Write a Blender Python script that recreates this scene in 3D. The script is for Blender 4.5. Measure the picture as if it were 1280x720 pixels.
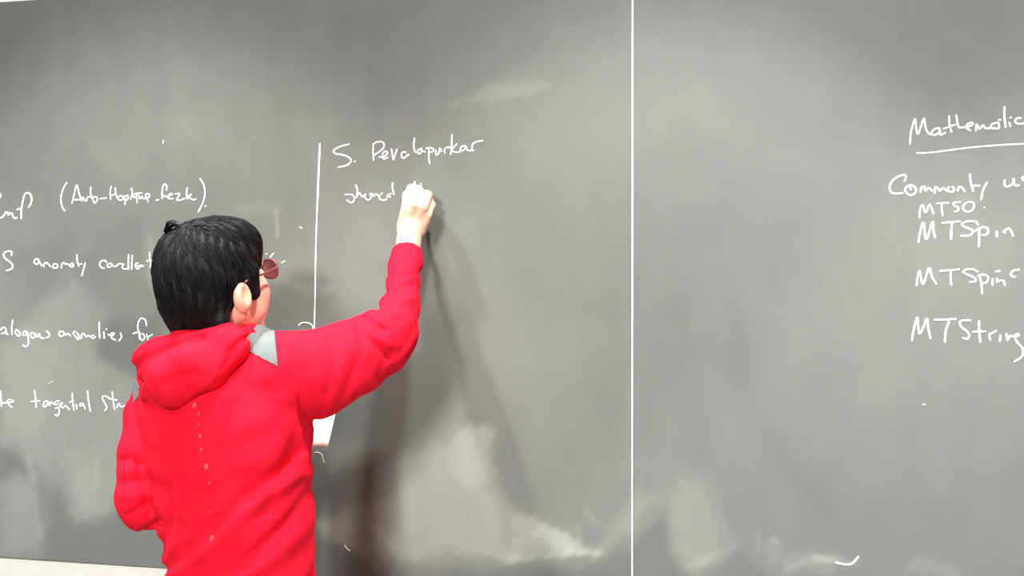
import bpy, bmesh, math, random
import numpy as np
from mathutils import Vector, Matrix
random.seed(7); np.random.seed(7)
for o in list(bpy.data.objects): bpy.data.objects.remove(o)
SC = bpy.context.scene

# ------------------------------------------------------------------ camera
F_PX = 2000.0; TH = math.radians(17.9); HOR = 339.0
CT, ST = math.cos(TH), math.sin(TH)
CAM = np.array([0.7275, -3.01, 1.53])
FW = np.array([-ST, CT, 0.0]); RT = np.array([CT, ST, 0.0]); UP = np.array([0, 0, 1.0])
PITCH = math.atan((360 - HOR) / F_PX)
cam = bpy.data.cameras.new('camera'); camo = bpy.data.objects.new('camera', cam)
SC.collection.objects.link(camo); SC.camera = camo
cam.sensor_width = 36; cam.lens = 36 * F_PX / 1280; cam.clip_start = .05
camo.location = CAM; camo.rotation_euler = (math.pi / 2 - PITCH, 0, TH)

# ------------------------------------------------------------------ world, lights, exposure
W = bpy.data.worlds.new('world'); SC.world = W; W.use_nodes = True
W.node_tree.nodes['Background'].inputs[0].default_value = (.93, .97, 1, 1)
W.node_tree.nodes['Background'].inputs[1].default_value = .05
SC.view_settings.view_transform = 'Standard'; SC.view_settings.look = 'None'
SC.view_settings.gamma = 1; SC.view_settings.exposure = 0.0

def lamp_light(name, kind, loc, target, energy, size=.6, color=(1, .98, .945), **kw):
    l = bpy.data.lights.new(name, kind); l.energy = energy; l.color = color
    if kind == 'AREA': l.shape = 'RECTANGLE'; l.size = size; l.size_y = kw.get('size_y', size)
    if kind == 'SPOT': l.shadow_soft_size = size; l.spot_size = kw['cone']; l.spot_blend = kw['blend']
    o = bpy.data.objects.new(name, l); SC.collection.objects.link(o); o.location = loc
    o.rotation_euler = (Vector(target) - Vector(loc)).to_track_quat('-Z', 'Y').to_euler()
    return o
KEY = (-.12, -5.6, 3.12)
WASH = [(-2.15, -.80, 3.12), (-1.05, -.80, 3.12), (.05, -.80, 3.12), (1.15, -.80, 3.12), (2.25, -.80, 3.12)]
lamp_light('key_light', 'AREA', KEY, (-.5, -.3, 1.5), 600, .85)
for w in WASH: lamp_light('wash_light', 'SPOT', w, (w[0], w[1], 0), 290, .07, cone=math.radians(78), blend=.36)
lamp_light('rear_fill_light', 'AREA', (3.2, -6.2, 3.12), (1.4, 0, 1.2), 70, .9)  # added fill lamp, brightens the right side of the board

# ------------------------------------------------------------------ helpers
def P(px, py, y):
    xp = (px - 640) / F_PX
    d = FW + xp * RT
    t = (y - CAM[1]) / d[1]
    p = CAM + t * d
    p[2] = CAM[2] - (py - HOR) / F_PX * t
    return p
def proj(X, Y, Z):
    dx, dy = X - CAM[0], Y - CAM[1]
    dep = dx * FW[0] + dy * FW[1]
    return 640 + F_PX * (dx * RT[0] + dy * RT[1]) / dep, HOR - F_PX * (Z - CAM[2]) / dep, dep

def tag(o, label=None, cat=None, group=None, kind=None):
    if label: o['label'] = label
    if cat: o['category'] = cat
    if group: o['group'] = group
    if kind: o['kind'] = kind
    return o
def empty(name, loc=(0, 0, 0)):
    o = bpy.data.objects.new(name, None); SC.collection.objects.link(o); o.location = loc; return o
def link(name, me, mat=None, parent=None, smooth=False):
    o = bpy.data.objects.new(name, me); SC.collection.objects.link(o)
    if mat: me.materials.append(mat)
    if smooth: me.polygons.foreach_set('use_smooth', [True] * len(me.polygons))
    if parent:
        o.parent = parent
        bpy.context.view_layer.update()
        o.matrix_parent_inverse = parent.matrix_world.inverted()
    return o
def mesh_np(name, V, Fq):
    me = bpy.data.meshes.new(name)
    V = np.asarray(V, np.float32); n = len(V)
    me.vertices.add(n); me.vertices.foreach_set('co', V.ravel())
    k = Fq.shape[1]; m = len(Fq)
    me.loops.add(m * k); me.loops.foreach_set('vertex_index', Fq.astype(np.int32).ravel())
    me.polygons.add(m); me.polygons.foreach_set('loop_start', np.arange(m, dtype=np.int32) * k)
    me.update(calc_edges=True); me.validate(); return me
def box_bm(bm, c, s, bev=0):
    r = bmesh.ops.create_cube(bm, size=1)
    bmesh.ops.scale(bm, vec=s, verts=r['verts']); bmesh.ops.translate(bm, vec=c, verts=r['verts'])
    if bev:
        es = list({e for v in r['verts'] for e in v.link_edges})
        bmesh.ops.bevel(bm, geom=es, offset=bev, segments=2, affect='EDGES')
def from_bm(name, bm, mat=None, parent=None, smooth=False):
    me = bpy.data.meshes.new(name); bm.to_mesh(me); bm.free(); return link(name, me, mat, parent, smooth)

# ------------------------------------------------------------------ materials
def mat(name, col, rough=.6, spec=.5, noise=None, bump=None, sheen=0, sss=0, **kw):
    m = bpy.data.materials.new(name); m.use_nodes = True; nt = m.node_tree; b = nt.nodes['Principled BSDF']
    b.inputs['Base Color'].default_value = (*col, 1); b.inputs['Roughness'].default_value = rough
    b.inputs['Specular IOR Level'].default_value = spec
    if sheen: b.inputs['Sheen Weight'].default_value = sheen; b.inputs['Sheen Roughness'].default_value = .6
    if sss:
        b.inputs['Subsurface Weight'].default_value = sss; b.inputs['Subsurface Radius'].default_value = (.01, .004, .002)
        b.inputs['Subsurface Scale'].default_value = 1
    tc = nt.nodes.new('ShaderNodeTexCoord')
    if noise:
        sc_, amt = noise
        n = nt.nodes.new('ShaderNodeTexNoise'); n.inputs['Scale'].default_value = sc_; n.inputs['Detail'].default_value = 5
        nt.links.new(tc.outputs['Object'], n.inputs['Vector'])
        r = nt.nodes.new('ShaderNodeValToRGB')
        r.color_ramp.elements[0].position = .3; r.color_ramp.elements[1].position = .7
        r.color_ramp.elements[0].color = (*[c * (1 - amt) for c in col], 1)
        r.color_ramp.elements[1].color = (*[min(1, c * (1 + amt)) for c in col], 1)
        nt.links.new(n.outputs['Fac'], r.inputs['Fac']); nt.links.new(r.outputs['Color'], b.inputs['Base Color'])
    if bump:
        sc_, st = bump
        n = nt.nodes.new('ShaderNodeTexNoise'); n.inputs['Scale'].default_value = sc_; n.inputs['Detail'].default_value = 3
        nt.links.new(tc.outputs['Object'], n.inputs['Vector'])
        bp = nt.nodes.new('ShaderNodeBump'); bp.inputs['Strength'].default_value = st; bp.inputs['Distance'].default_value = .002
        nt.links.new(n.outputs['Fac'], bp.inputs['Height']); nt.links.new(bp.outputs['Normal'], b.inputs['Normal'])
    return m
M_wall = mat('white_wall_paint', (.86, .85, .80), .8, .2, noise=(3, .02), bump=(180, .1))
M_ceil = mat('ceiling_paint', (.75, .75, .73), .9, .1, noise=(5, .03))
M_floor = mat('floor_vinyl', (.15, .145, .14), .55, .4, noise=(12, .12))
M_chalk = mat('chalk', (.97, .97, .93), .95, .1, noise=(220, .05), bump=(600, .4))
M_chalkf = mat('faint_chalk', (.50, .50, .47), .95, .1, noise=(220, .12))
M_seam = mat('aluminium_joint', (.93, .93, .90), .45, .5, noise=(40, .03))
M_red = mat('red_fleece', (.76, .010, .030), .92, .05, noise=(7, .05), bump=(420, .25))
M_grey = mat('grey_jersey', (.15, .172, .172), .9, .15, noise=(60, .06), bump=(420, .2))
M_skin = mat('skin', (.72, .40, .29), .5, .35, noise=(28, .05), bump=(300, .1), sss=.12)
M_skin2 = mat('skin_hand', (.66, .42, .30), .5, .35, noise=(28, .05), bump=(300, .1), sss=.12)
M_lip = mat('lips', (.6, .25, .22), .5)
M_hair = mat('black_hair', (.006, .006, .007), .6, .16, noise=(90, .4))
M_white = mat('eye_white', (.85, .83, .8), .25)
M_iris = mat('iris', (.04, .02, .01), .2)
M_frame = mat('glasses_frame', (.16, .04, .045), .3, .5, noise=(50, .1))
M_jean = mat('navy_denim', (.03, .04, .07), .85, .2, noise=(90, .2), bump=(500, .3))
M_shoe = mat('shoe_canvas', (.05, .05, .055), .8, .2, noise=(60, .2))
M_sole = mat('shoe_sole', (.7, .7, .66), .6, .3, noise=(30, .05))
M_paper = mat('paper', (.93, .91, .86), .8, .2, noise=(6, .02))
M_dot = mat('printed_dots', (.56, .075, .085), .8, .2, noise=(200, .3))
M_metal = mat('white_metal', (.8, .8, .8), .4, .5, noise=(20, .02))
M_em = bpy.data.materials.new('lamp_diffuser'); M_em.use_nodes = True
_b = M_em.node_tree.nodes['Principled BSDF']; _b.inputs['Emission Color'].default_value = (1, .97, .92, 1); _b.inputs['Emission Strength'].default_value = 2.0
M_lens = bpy.data.materials.new('tinted_lens'); M_lens.use_nodes = True
nt = M_lens.node_tree; nt.nodes.clear()
out = nt.nodes.new('ShaderNodeOutputMaterial'); mx = nt.nodes.new('ShaderNodeMixShader'); tr = nt.nodes.new('ShaderNodeBsdfTransparent')
gl = nt.nodes.new('ShaderNodeBsdfGlossy'); gl.inputs['Roughness'].default_value = .05; gl.inputs['Color'].default_value = (1, .8, .82, 1)
tr.inputs['Color'].default_value = (.74, .42, .44, 1); mx.inputs[0].default_value = .12
nt.links.new(tr.outputs[0], mx.inputs[1]); nt.links.new(gl.outputs[0], mx.inputs[2]); nt.links.new(mx.outputs[0], out.inputs[0])

M_board = bpy.data.materials.new('chalkboard_slate'); M_board.use_nodes = True
nt = M_board.node_tree; b = nt.nodes['Principled BSDF']
at = nt.nodes.new('ShaderNodeAttribute'); at.attribute_name = 'dust_shade'
tc = nt.nodes.new('ShaderNodeTexCoord')
n1 = nt.nodes.new('ShaderNodeTexNoise'); n1.inputs['Scale'].default_value = 3.2; n1.inputs['Detail'].default_value = 4; n1.inputs['Distortion'].default_value = 1.2
nt.links.new(tc.outputs['Object'], n1.inputs['Vector'])
n2 = nt.nodes.new('ShaderNodeTexNoise'); n2.inputs['Scale'].default_value = 16; n2.inputs['Detail'].default_value = 6
mp = nt.nodes.new('ShaderNodeMapping'); mp.inputs['Rotation'].default_value = (0, .6, 0); mp.inputs['Scale'].default_value = (1, 1, .45)
nt.links.new(tc.outputs['Object'], mp.inputs[0]); nt.links.new(mp.outputs[0], n2.inputs['Vector'])
def mth(op, a, bb, c=None):
    n = nt.nodes.new('ShaderNodeMath'); n.operation = op
    for i, v in enumerate((a, bb, c)):
        if v is None: continue
        if isinstance(v, (int, float)): n.inputs[i].default_value = v
        else: nt.links.new(v, n.inputs[i])
    return n.outputs[0]
streak = mth('MULTIPLY_ADD', n2.outputs['Fac'], .5, .75)
dust_shade = mth('MULTIPLY', at.outputs['Fac'], streak)
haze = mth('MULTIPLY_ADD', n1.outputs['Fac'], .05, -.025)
tot = mth('ADD', dust_shade, haze)
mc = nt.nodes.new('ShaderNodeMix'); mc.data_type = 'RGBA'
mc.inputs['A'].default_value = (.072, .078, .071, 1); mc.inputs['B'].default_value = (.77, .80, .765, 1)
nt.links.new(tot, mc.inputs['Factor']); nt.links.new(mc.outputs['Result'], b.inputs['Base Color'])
b.inputs['Roughness'].default_value = .55; b.inputs['Specular IOR Level'].default_value = .45

# ------------------------------------------------------------------ setting
def slab(name, c, s, m, kind='structure'):
    bm = bmesh.new(); box_bm(bm, c, s); return tag(from_bm(name, bm, m), kind=kind)
BT, BB = 2.122, .899             # board top and bottom
slab('wall_back', (0, .07, 1.6), (8.4, .1, 3.2), M_wall)
slab('floor', (0, -4.8, -.05), (8.4, 9.84, .1), M_floor)
slab('ceiling', (0, -4.8, 3.25), (8.4, 9.84, .1), M_ceil)
slab('baseboard_back', (0, .0125, .05), (8.4, .015, .1), M_metal)

# chalk left by eraser swipes, plus painted shade; densities on the board plane
def poly_sd(px, py, poly):
    d = np.full(px.shape, 1e9); inside = np.zeros(px.shape, bool); n = len(poly)
    for i in range(n):
        ax, ay = poly[i]; bx, by = poly[(i + 1) % n]
        ex, ey = bx - ax, by - ay; wx, wy = px - ax, py - ay
        t = np.clip((wx * ex + wy * ey) / (ex * ex + ey * ey + 1e-9), 0, 1)
        d = np.minimum(d, (wx - ex * t) ** 2 + (wy - ey * t) ** 2)
        c = ((ay > py) != (by > py)) & (px < (bx - ax) * (py - ay) / (by - ay + 1e-12) + ax)
        inside ^= c
    return np.where(inside, -1, 1) * np.sqrt(d)
def line_d(px, py, pts):
    d = np.full(px.shape, 1e9)
    for (ax, ay), (bx, by) in zip(pts, pts[1:]):
        ex, ey = bx - ax, by - ay; wx, wy = px - ax, py - ay
        t = np.clip((wx * ex + wy * ey) / (ex * ex + ey * ey + 1e-9), 0, 1)
        d = np.minimum(d, (wx - ex * t) ** 2 + (wy - ey * t) ** 2)
    return np.sqrt(d)
SMEAR_SHADE = [  # polygon, density, softness
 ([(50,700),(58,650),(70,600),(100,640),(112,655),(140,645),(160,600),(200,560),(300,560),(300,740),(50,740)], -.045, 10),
 ([(395,440),(440,400),(520,380),(575,400),(560,500),(500,590),(430,632),(380,650)], -.040, 18),  # shadow of arm and body painted in as lower density
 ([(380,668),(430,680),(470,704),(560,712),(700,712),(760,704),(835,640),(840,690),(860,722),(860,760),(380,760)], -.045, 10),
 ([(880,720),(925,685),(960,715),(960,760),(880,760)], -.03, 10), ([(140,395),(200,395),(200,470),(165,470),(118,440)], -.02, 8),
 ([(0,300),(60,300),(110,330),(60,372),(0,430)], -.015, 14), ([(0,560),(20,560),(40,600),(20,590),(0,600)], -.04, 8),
 ([(15,425),(60,378),(92,350),(112,368),(137,388),(120,415),(118,448),(168,472),(172,560),(140,640),(95,655),(75,620),(45,580),(0,560),(0,430)], .050, 9),
 ([(0,470),(30,440),(60,500),(60,600),(95,655),(60,610),(30,560),(0,540)], .02, 14),
 ([(78,560),(120,560),(112,655),(95,652)], .03, 9),
 ([(0,610),(22,585),(34,600),(52,668),(50,692),(0,690)], .05, 8),
 ([(545,560),(572,535),(618,532),(620,605),(655,640),(700,662),(722,690),(640,700),(560,694),(470,702),(398,668),(394,650),(450,636),(512,606)], .080, 11),
 ([(560,545),(575,538),(616,535),(614,590),(592,618),(560,590)], .045, 8),
 ([(640,640),(690,655),(745,690),(700,700),(640,697)], .06, 8),
 ([(680,655),(740,690),(720,698),(665,668)], .06, 6),
 ([(600,690),(650,694),(720,690),(748,692),(640,704)], .04, 6),
 ([(740,700),(790,665),(830,615),(800,618),(780,640),(745,685)], .055, 8),
 ([(836,640),(840,690),(868,718),(900,705),(920,684),(905,650),(880,600),(850,600)], .05, 12),
 ([(858,712),(885,708),(920,684),(915,680),(880,696)], .06, 5),
 ([(560,132),(600,112),(650,100),(692,104),(686,112),(620,128)], .055, 5),
 ([(330,340),(375,355),(425,358),(425,366),(380,366)], .045, 5),
 ([(395,225),(420,180),(430,150),(400,140),(365,150)], .02, 16),
 ([(215,150),(245,130),(250,170),(205,190)], .022, 12),
 ([(110,170),(160,200),(150,215),(110,190)], .02, 12),
 ([(290,250),(352,258),(352,268),(290,268)], .025, 6),
 ([(390,560),(460,545),(450,580),(400,595)], .03, 10),
 ([(45,390),(75,340),(100,300),(110,300),(90,360)], .022, 10),
 ([(980,700),(1010,690),(1060,695),(1040,715),(985,715)], .045, 9),
 ([(1130,715),(1145,700),(1190,705),(1200,720)], .04, 6),
 ([(955,680),(970,670),(975,700),(960,718)], .03, 6),
 ([(1180,25),(1215,35),(1210,60),(1175,55)], .02, 12),
 ([(400,0),(520,0),(480,40),(420,40)], -.02, 25),  # dark gap between the downlight pools, painted in
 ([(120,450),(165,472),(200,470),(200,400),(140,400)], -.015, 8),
 ([(910,380),(925,370),(940,470),(980,560),(1050,630),(1040,650),(960,590),(915,490)], -.018, 16),  # arc of slightly lower density
]
STREAK = [([(455,650),(475,665),(492,686)], .05, 4), ([(420,672),(450,690),(470,708)], .05, 4), ([(735,640),(746,656)], .04, 4),
 ([(120,575),(119,640)], .03, 5), ([(40,595),(38,600),(50,668)], .03, 5), ([(948,662),(948,690)], .03, 4),
 ([(965,675),(972,678)], .09, 3), ([(345,262),(347,295)], .10, 2), ([(35,575),(42,600)], .06, 5), ([(722,660),(726,690)], .04, 4),
 ([(1020,697),(1045,702),(1070,705)], .07, 4), ([(395,655),(440,665)], .03, 6), ([(630,702),(700,694),(748,690)], .05, 4),
 ([(985,712),(1010,700),(1040,699)], .05, 5), ([(1200,250),(1215,245)], .03, 8), ([(196,372),(186,330),(188,300)], .05, 6),
 ([(196,310),(190,345)], .05, 7)]
def make_board(name, x0, x1, label):
    root = empty(name, ((x0 + x1) / 2, 0, BB)); tag(root, label, 'chalkboard')
    h = .0058
    nx = int((x1 - x0) / h) + 1; nz = int((BT - BB) / h) + 1
    xs = np.linspace(x0, x1, nx); zs = np.linspace(BB, BT, nz)
    X, Z = np.meshgrid(xs, zs, indexing='ij')
    V = np.stack([X.ravel(), np.zeros(X.size), Z.ravel()], 1)
    i, j = np.meshgrid(np.arange(nx - 1), np.arange(nz - 1), indexing='ij'); a = (i * nz + j).ravel()
    Fq = np.stack([a, a + nz, a + nz + 1, a + 1], 1)
    # rim
    rim = [(x0, BB), (x1, BB), (x1, BT), (x0, BT)]
    n0 = len(V); V = np.vstack([V, [[p[0], 0, p[1]] for p in rim], [[p[0], .0195, p[1]] for p in rim]])
    ff = [[n0 + (k + 1) % 4, n0 + k, n0 + 4 + k, n0 + 4 + (k + 1) % 4] for k in range(4)] + [[n0 + 7, n0 + 6, n0 + 5, n0 + 4]]
    Fq = np.vstack([Fq, ff])
    me = mesh_np('slate_panel', V, Fq)
    px, py, dep = proj(V[:, 0], V[:, 1], V[:, 2])
    D = .082 + .012 / (1 + np.exp(-(px - 600) / 90)); wob = 2 * np.sin(px * .11 + py * .05) + 2 * np.sin(px * .05 - py * .13 + 1) + 1.5 * np.sin(px * .31 + py * .27)  # base density, a little higher towards the right
    for poly, den, soft in SMEAR_SHADE:
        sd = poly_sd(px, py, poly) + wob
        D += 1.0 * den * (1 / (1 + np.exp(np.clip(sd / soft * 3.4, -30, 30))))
    for pts, den, w in STREAK: D += den * np.exp(-(line_d(px, py, pts) / w) ** 2)
    # broad old wipe marks, also outside the frame
    for (ax, az, r, den) in ((-2.1, 1.5, .3, .03), (-1.8, 1.2, .35, .04), (1.2, 1.2, .3, .03), (1.9, 1.6, .4, .03)):
        D += den * np.exp(-((V[:, 0] - ax) ** 2 + (V[:, 2] - az) ** 2) / r ** 2)
    atr = me.attributes.new('dust_shade', 'FLOAT', 'POINT'); atr.data.foreach_set('value', D.astype(np.float32))
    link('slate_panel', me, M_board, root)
    return root
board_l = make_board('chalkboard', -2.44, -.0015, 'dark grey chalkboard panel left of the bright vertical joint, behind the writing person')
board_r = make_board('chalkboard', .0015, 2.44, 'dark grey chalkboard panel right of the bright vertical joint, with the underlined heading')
bm = bmesh.new(); box_bm(bm, (-.0002, .004, (BT + BB) / 2), (.0028, .013, BT - BB), .0005)
sm = from_bm('joint_strip', bm, M_seam, board_l); sm['label'] = 'thin bright vertical strip along the joint'

# ------------------------------------------------------------------ chalk writing
def spline(pts, closed=False):
    if len(pts) < 3: 
        a, b2 = np.array(pts[0], float), np.array(pts[-1], float)
        n = max(2, int(np.linalg.norm(b2 - a) / 6)); return [a + (b2 - a) * t for t in np.linspace(0, 1, n)]
    p = [np.array(q, float) for q in pts]; p = [2 * p[0] - p[1]] + p + [2 * p[-1] - p[-2]]
    o = []
    for k in range(1, len(p) - 2):
        p0, p1, p2, p3 = p[k - 1:k + 3]
        for t in np.linspace(0, 1, 6, endpoint=False):
            o.append(.5 * (2 * p1 + (p2 - p0) * t + (2 * p0 - 5 * p1 + 4 * p2 - p3) * t * t + (3 * p1 - p0 - 3 * p2 + p3) * t ** 3))
    o.append(p[-2]); return o
def chalk(name, org, strokes, board, width=3.2, m=None, label=None, raw=False):
    """strokes on the board plane, raised 0.8 mm, one mesh"""
    ox, oy, s = org; V = []; Fc = []
    for st in strokes:
        w = width
        if isinstance(st, tuple) and isinstance(st[0], list): st, w = st
        if len(st) == 1: st = [(st[0][0] - .5 * s, st[0][1]), (st[0][0] + .5 * s, st[0][1])]; w = max(w, 2.6)
        pts = np.array([(ox + q[0] / s, oy + q[1] / s) for q in spline(st)])
        W3 = np.array([P(a, b2, 0) for a, b2 in pts])[:, [0, 2]]
        tg = np.gradient(W3, axis=0); tg /= np.linalg.norm(tg, axis=1)[:, None] + 1e-9
        nn = np.stack([-tg[:, 1], tg[:, 0]], 1)
        n = len(W3)
        hw = w * .76 / 2 / 630 * (1 + .16 * np.sin(np.arange(n) * 1.7 + random.random() * 6) + np.random.uniform(-.08, .08, n))
        # round ends
        tips = [(0, -1), (n - 1, 1)]
        pos = [W3[0] - tg[0] * hw[0] * .8] + list(W3) + [W3[-1] + tg[-1] * hw[-1] * .8]
        ws = [hw[0] * .45] + list(hw) + [hw[-1] * .45]; ns = [nn[0]] + list(nn) + [nn[-1]]
        b0 = len(V)
        for q, ww, nv in zip(pos, ws, ns):
            for f, yy in ((1, -.0001), (.6, -.0009), (-.6, -.0009), (-1, -.0001)):
                v = q + nv * ww * f; V.append((v[0], yy, v[1]))
        for k in range(len(pos) - 1):
            for c in range(3):
                a = b0 + k * 4 + c; Fc.append((a, a + 1, a + 5, a + 4))
    me = mesh_np(name, V, np.array(Fc)); 
    bm = bmesh.new(); bm.from_mesh(me); bmesh.ops.recalc_face_normals(bm, faces=bm.faces); bm.to_mesh(me); bm.free()
    o = link(name, me, m or M_chalk, board)
    if label: o['label'] = label
    return o
S1 = 10.667
A = (60, 210, S1); B = (160, 210, S1)
def off(strokes, dx, dy=0): return [[(x + dx, y + dy) for x, y in s] for s in strokes]
L = board_l
chalk('chalk_word', (0, 220, 12), [[(0,628),(30,625),(65,590),(85,550),(110,548),(130,590),(150,560),(175,558),(195,600),(220,635),(260,630)],[(322,640),(322,520),(345,380),(375,280),(415,255),(460,280),(478,350),(465,420),(432,468)],[(258,505),(320,490)]], L, 3.1)
chalk('chalk_mark', (0, 220, 12), [[(3,270),(13,295),(6,320)]], L, 3)
chalk('chalk_word', A, [[(255,195),(215,260),(185,340),(175,410),(185,490),(205,545),(228,572)],
 [(322,470),(345,380),(385,230),(415,330),(450,440)],[(345,425),(430,425)],[(450,445),(460,400),(478,400),(495,438),(520,440)],[(520,440),(530,395),(560,385),(590,400)],
 [(575,260),(570,330),(590,390),(610,450),(630,468),(655,440),(660,400),(640,385),(605,400)],[(700,412),(785,402)]], L, 2.6)
chalk('chalk_word', A, [[(848,248),(832,320),(838,415)],[(835,375),(905,350)],[(903,268),(905,340),(930,405)],[(960,375),(935,400),(960,432),(1000,420),(1000,385),(970,370)],
 [(1025,380),(1030,440),(1030,490)],[(1020,385),(1060,370),(1072,400),(1050,430),(1030,430)]] +
 off([[(50,272),(60,340),(38,415)],[(40,400),(95,345)],[(60,370),(95,395),(130,350)],[(120,355),(125,465)],[(100,345),(190,335)],[(150,370),(160,415),(190,380),(205,410),(240,410)],
 [(270,455),(255,400),(235,360),(260,345),(290,360),(285,390),(250,405)],[(380,432),(415,425)]], 1066.7), L, 2.4)
chalk('chalk_word', B, [[(458,410),(458,320),(470,240),(495,218),(522,250),(515,295)],[(455,370),(500,380),(530,385),(570,370),(595,350),(560,350),(535,385),(555,412),(605,410)],
 [(630,350),(680,342),(690,360),(650,425),(700,430),(760,405)],[(790,272),(785,340),(790,412)],[(850,350),(800,395),(820,400),(870,425),(912,415)],
 [(965,145),(1005,210),(1025,300),(1020,400),(985,500),(938,588)],[(1038,510)]], L, 2.5)
chalk('chalk_word', (0, 300, S1), [[(155,205),(155,160),(115,150),(65,170),(50,210),(80,255),(140,300),(170,345),(155,385),(90,408)]], L, 3)
chalk('chalk_word', (0, 300, S1), [[(515,260),(480,255),(455,290),(480,325),(510,310),(520,275),(535,310),(560,345)],[(585,355),(590,320),(620,305),(650,330),(675,360)],[(715,325),(705,360),(740,378),(770,360),(760,325),(725,320)],
 [(818,375),(825,325),(855,305),(875,325),(900,320),(930,345)],[(975,310),(940,325),(935,355),(980,355),(975,320)],[(1025,200),(1032,290),(1050,355)],[(1040,325),(1095,320)],[(1138,305),(1115,390),(1090,480)]], L, 2.7)
chalk('chalk_word', (100, 300, S1), [[(355,300),(340,278),(290,280),(262,320),(280,365),(325,380)],[(420,310),(380,320),(365,355),(400,365),(430,330),(450,355),(490,350)],[(490,350),(520,320),(560,320),(590,330)],
 [(590,325),(565,350),(580,385),(640,385)],[(650,195),(645,290),(648,395)],[(700,205),(690,300),(690,395)],[(780,305),(740,325),(745,370),(785,380),(810,330),(820,350),(850,350)],[(745,345),(800,350)],
 [(930,165),(930,230),(940,300),(942,360)],[(895,280),(985,275)]], L, 2.6)
chalk('chalk_word', (0, 390, S1), [[(10,240),(45,205),(78,230),(60,280),(20,290)],[(75,240),(85,290),(105,300)],[(168,110),(155,200),(158,300)],[(215,240),(200,270),(235,320),(265,310),(250,260),(215,240)],[(345,255),(310,270),(305,310),(345,310),(360,265),(375,360),(375,430),(340,465),(305,445)],
 [(420,275),(400,310),(430,350),(465,330),(450,285),(420,280)],[(475,290),(480,335),(510,325),(520,290),(540,345),(585,352)],[(615,255),(655,290),(650,330),(615,345)]], L, 2.7)
chalk('chalk_word', (0, 390, S1), [[(840,265),(800,265),(785,305),(815,330),(850,300),(840,260),(870,310),(900,290),(940,325)],[(1000,255),(975,285),(1005,330),(1040,370),(1050,320),(1020,275)],[(1080,355),(1090,300),(1125,300),(1140,330),(1180,320),(1220,345)],[(1250,310),(1215,330),(1240,355),(1270,330)]] +
 off([[(255,135),(255,240),(262,350)],[(315,265),(322,350)],[(352,232)],[(375,300),(420,325),(455,290),(415,290),(420,350),(475,375)],[(540,280),(550,340),(520,385)]], 1066.7), L, 2.7)
chalk('chalk_word', (100, 390, S1), [[(885,185),(870,110),(820,85),(780,130),(770,210),(785,290),(795,360)],[(705,290),(790,265)],[(815,285),(795,330),(830,380),(860,340),(840,290)],[(885,300),(905,370)],[(900,340),(965,300)]], L, 2.5)
chalk('chalk_word', (0, 470, S1), [[(2,200),(10,300),(12,405)],[(12,370),(90,360)],[(90,355),(150,355),(175,340),(130,318),(95,330),(110,380),(155,425)]], L, 2.6)
chalk('chalk_word', (0, 470, S1), [[(455,195),(470,310),(478,425)],[(410,345),(525,335)],[(630,335),(590,350),(575,400),(610,410),(645,350),(655,400)],[(655,400),(680,350),(710,380),(735,350)],[(785,340),(760,335),(725,360),(740,390),(775,370)],[(735,435),(775,430),(785,480),(765,535),(730,520)],
 [(785,420),(830,360),(800,380),(830,430),(870,400),(920,450)],[(960,230),(965,330),(982,460)],[(925,355),(975,330)],[(1015,385),(1018,445)],[(1060,375),(1100,375),(1130,440)],[(1060,400),(1090,400)],[(1163,200),(1175,330),(1200,470)]], L, 2.6)
chalk('chalk_mark', (0, 470, S1), [[(640,115),(700,70)]], L, 1.8, M_chalkf)
chalk('chalk_word', (80, 470, S1), [[(610,300),(530,270),(510,305),(555,390),(565,430),(540,465)],[(640,210),(650,320),(670,450)],[(590,305),(700,325)],[(700,430),(715,380),(735,370)],[(735,370),(745,410),(790,410),(830,380)]], L, 2.4)
chalk('chalk_word', (400, 160, S1), [[(390,220),(300,240),(220,275),(182,310),(210,345),(290,358),(370,385),(415,425),(400,470),(340,505),(245,525)],[(467,448)]], L, 2.6)
chalk('chalk_word', (400, 160, S1), [[(715,435),(710,330),(712,215)],[(712,215),(760,190),(820,185),(855,215),(845,270),(790,320),(725,365)],[(790,390),(850,385),(900,345),(890,318),(850,325),(835,370),(855,415),(905,395)],[(955,285),(965,350),(980,425),(1005,350),(1030,285)],
 [(1145,325),(1105,325),(1085,365),(1110,405),(1150,380),(1150,345),(1155,375),(1190,355)]] +
 off([[(193,140),(185,220),(190,290),(208,325)],[(290,275),(245,295),(235,330),(265,345),(295,300),(300,310),(335,320)],[(385,275),(385,380),(395,480)],[(350,275),(400,265),(450,285),(440,315),(395,325)],[(480,300),(475,345),(495,360),(525,320),(530,270),(555,310)],
 [(600,335),(595,285),(640,255),(670,270)],[(692,92),(690,200),(685,290),(675,350)],[(760,215),(690,295),(740,325),(800,320)],[(880,245),(820,250),(805,290),(840,305),(885,260),(900,300),(985,305)],[(960,305),(965,230),(990,200),(1050,180),(1102,172)]], 1066.7), L, 2.4)
chalk('chalk_word', (420, 215, S1), [[(120,305),(175,300),(225,310),(245,345),(240,385),(200,412),(150,380)],[(262,175),(285,230),(280,310),(270,345)],[(275,340),(310,280),(345,325),(380,325)],[(395,295),(385,340),(430,375),(470,340),(455,290)],[(460,290),(490,300),(510,325),(535,290),(570,325),(620,280)],
 [(620,285),(580,320),(585,360),(630,380),(680,365)],[(730,335),(680,330),(700,305),(740,290)],[(755,145),(755,220),(775,300)]], L, 2.4)
chalk('chalk_word', (420, 215, S1), [[(1050,125),(1055,170),(1060,215)],[(1025,195),(1100,180)],[(1132,150),(1138,230)]], L, 2.2)
chalk('chalk_line', (0, 0, 1), [[(400,180),(398.5,215),(396.8,257)]], L, 3.2)
chalk('chalk_line', (0, 0, 1), [[(396.8,257),(395,300),(394,360),(392.7,418)]], L, 2.2)
O5 = (280, 300, 5.54)
chalk('chalk_mark', O5, [[(347,92),(335,102),(320,122)]], L, 2.2)
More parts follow.
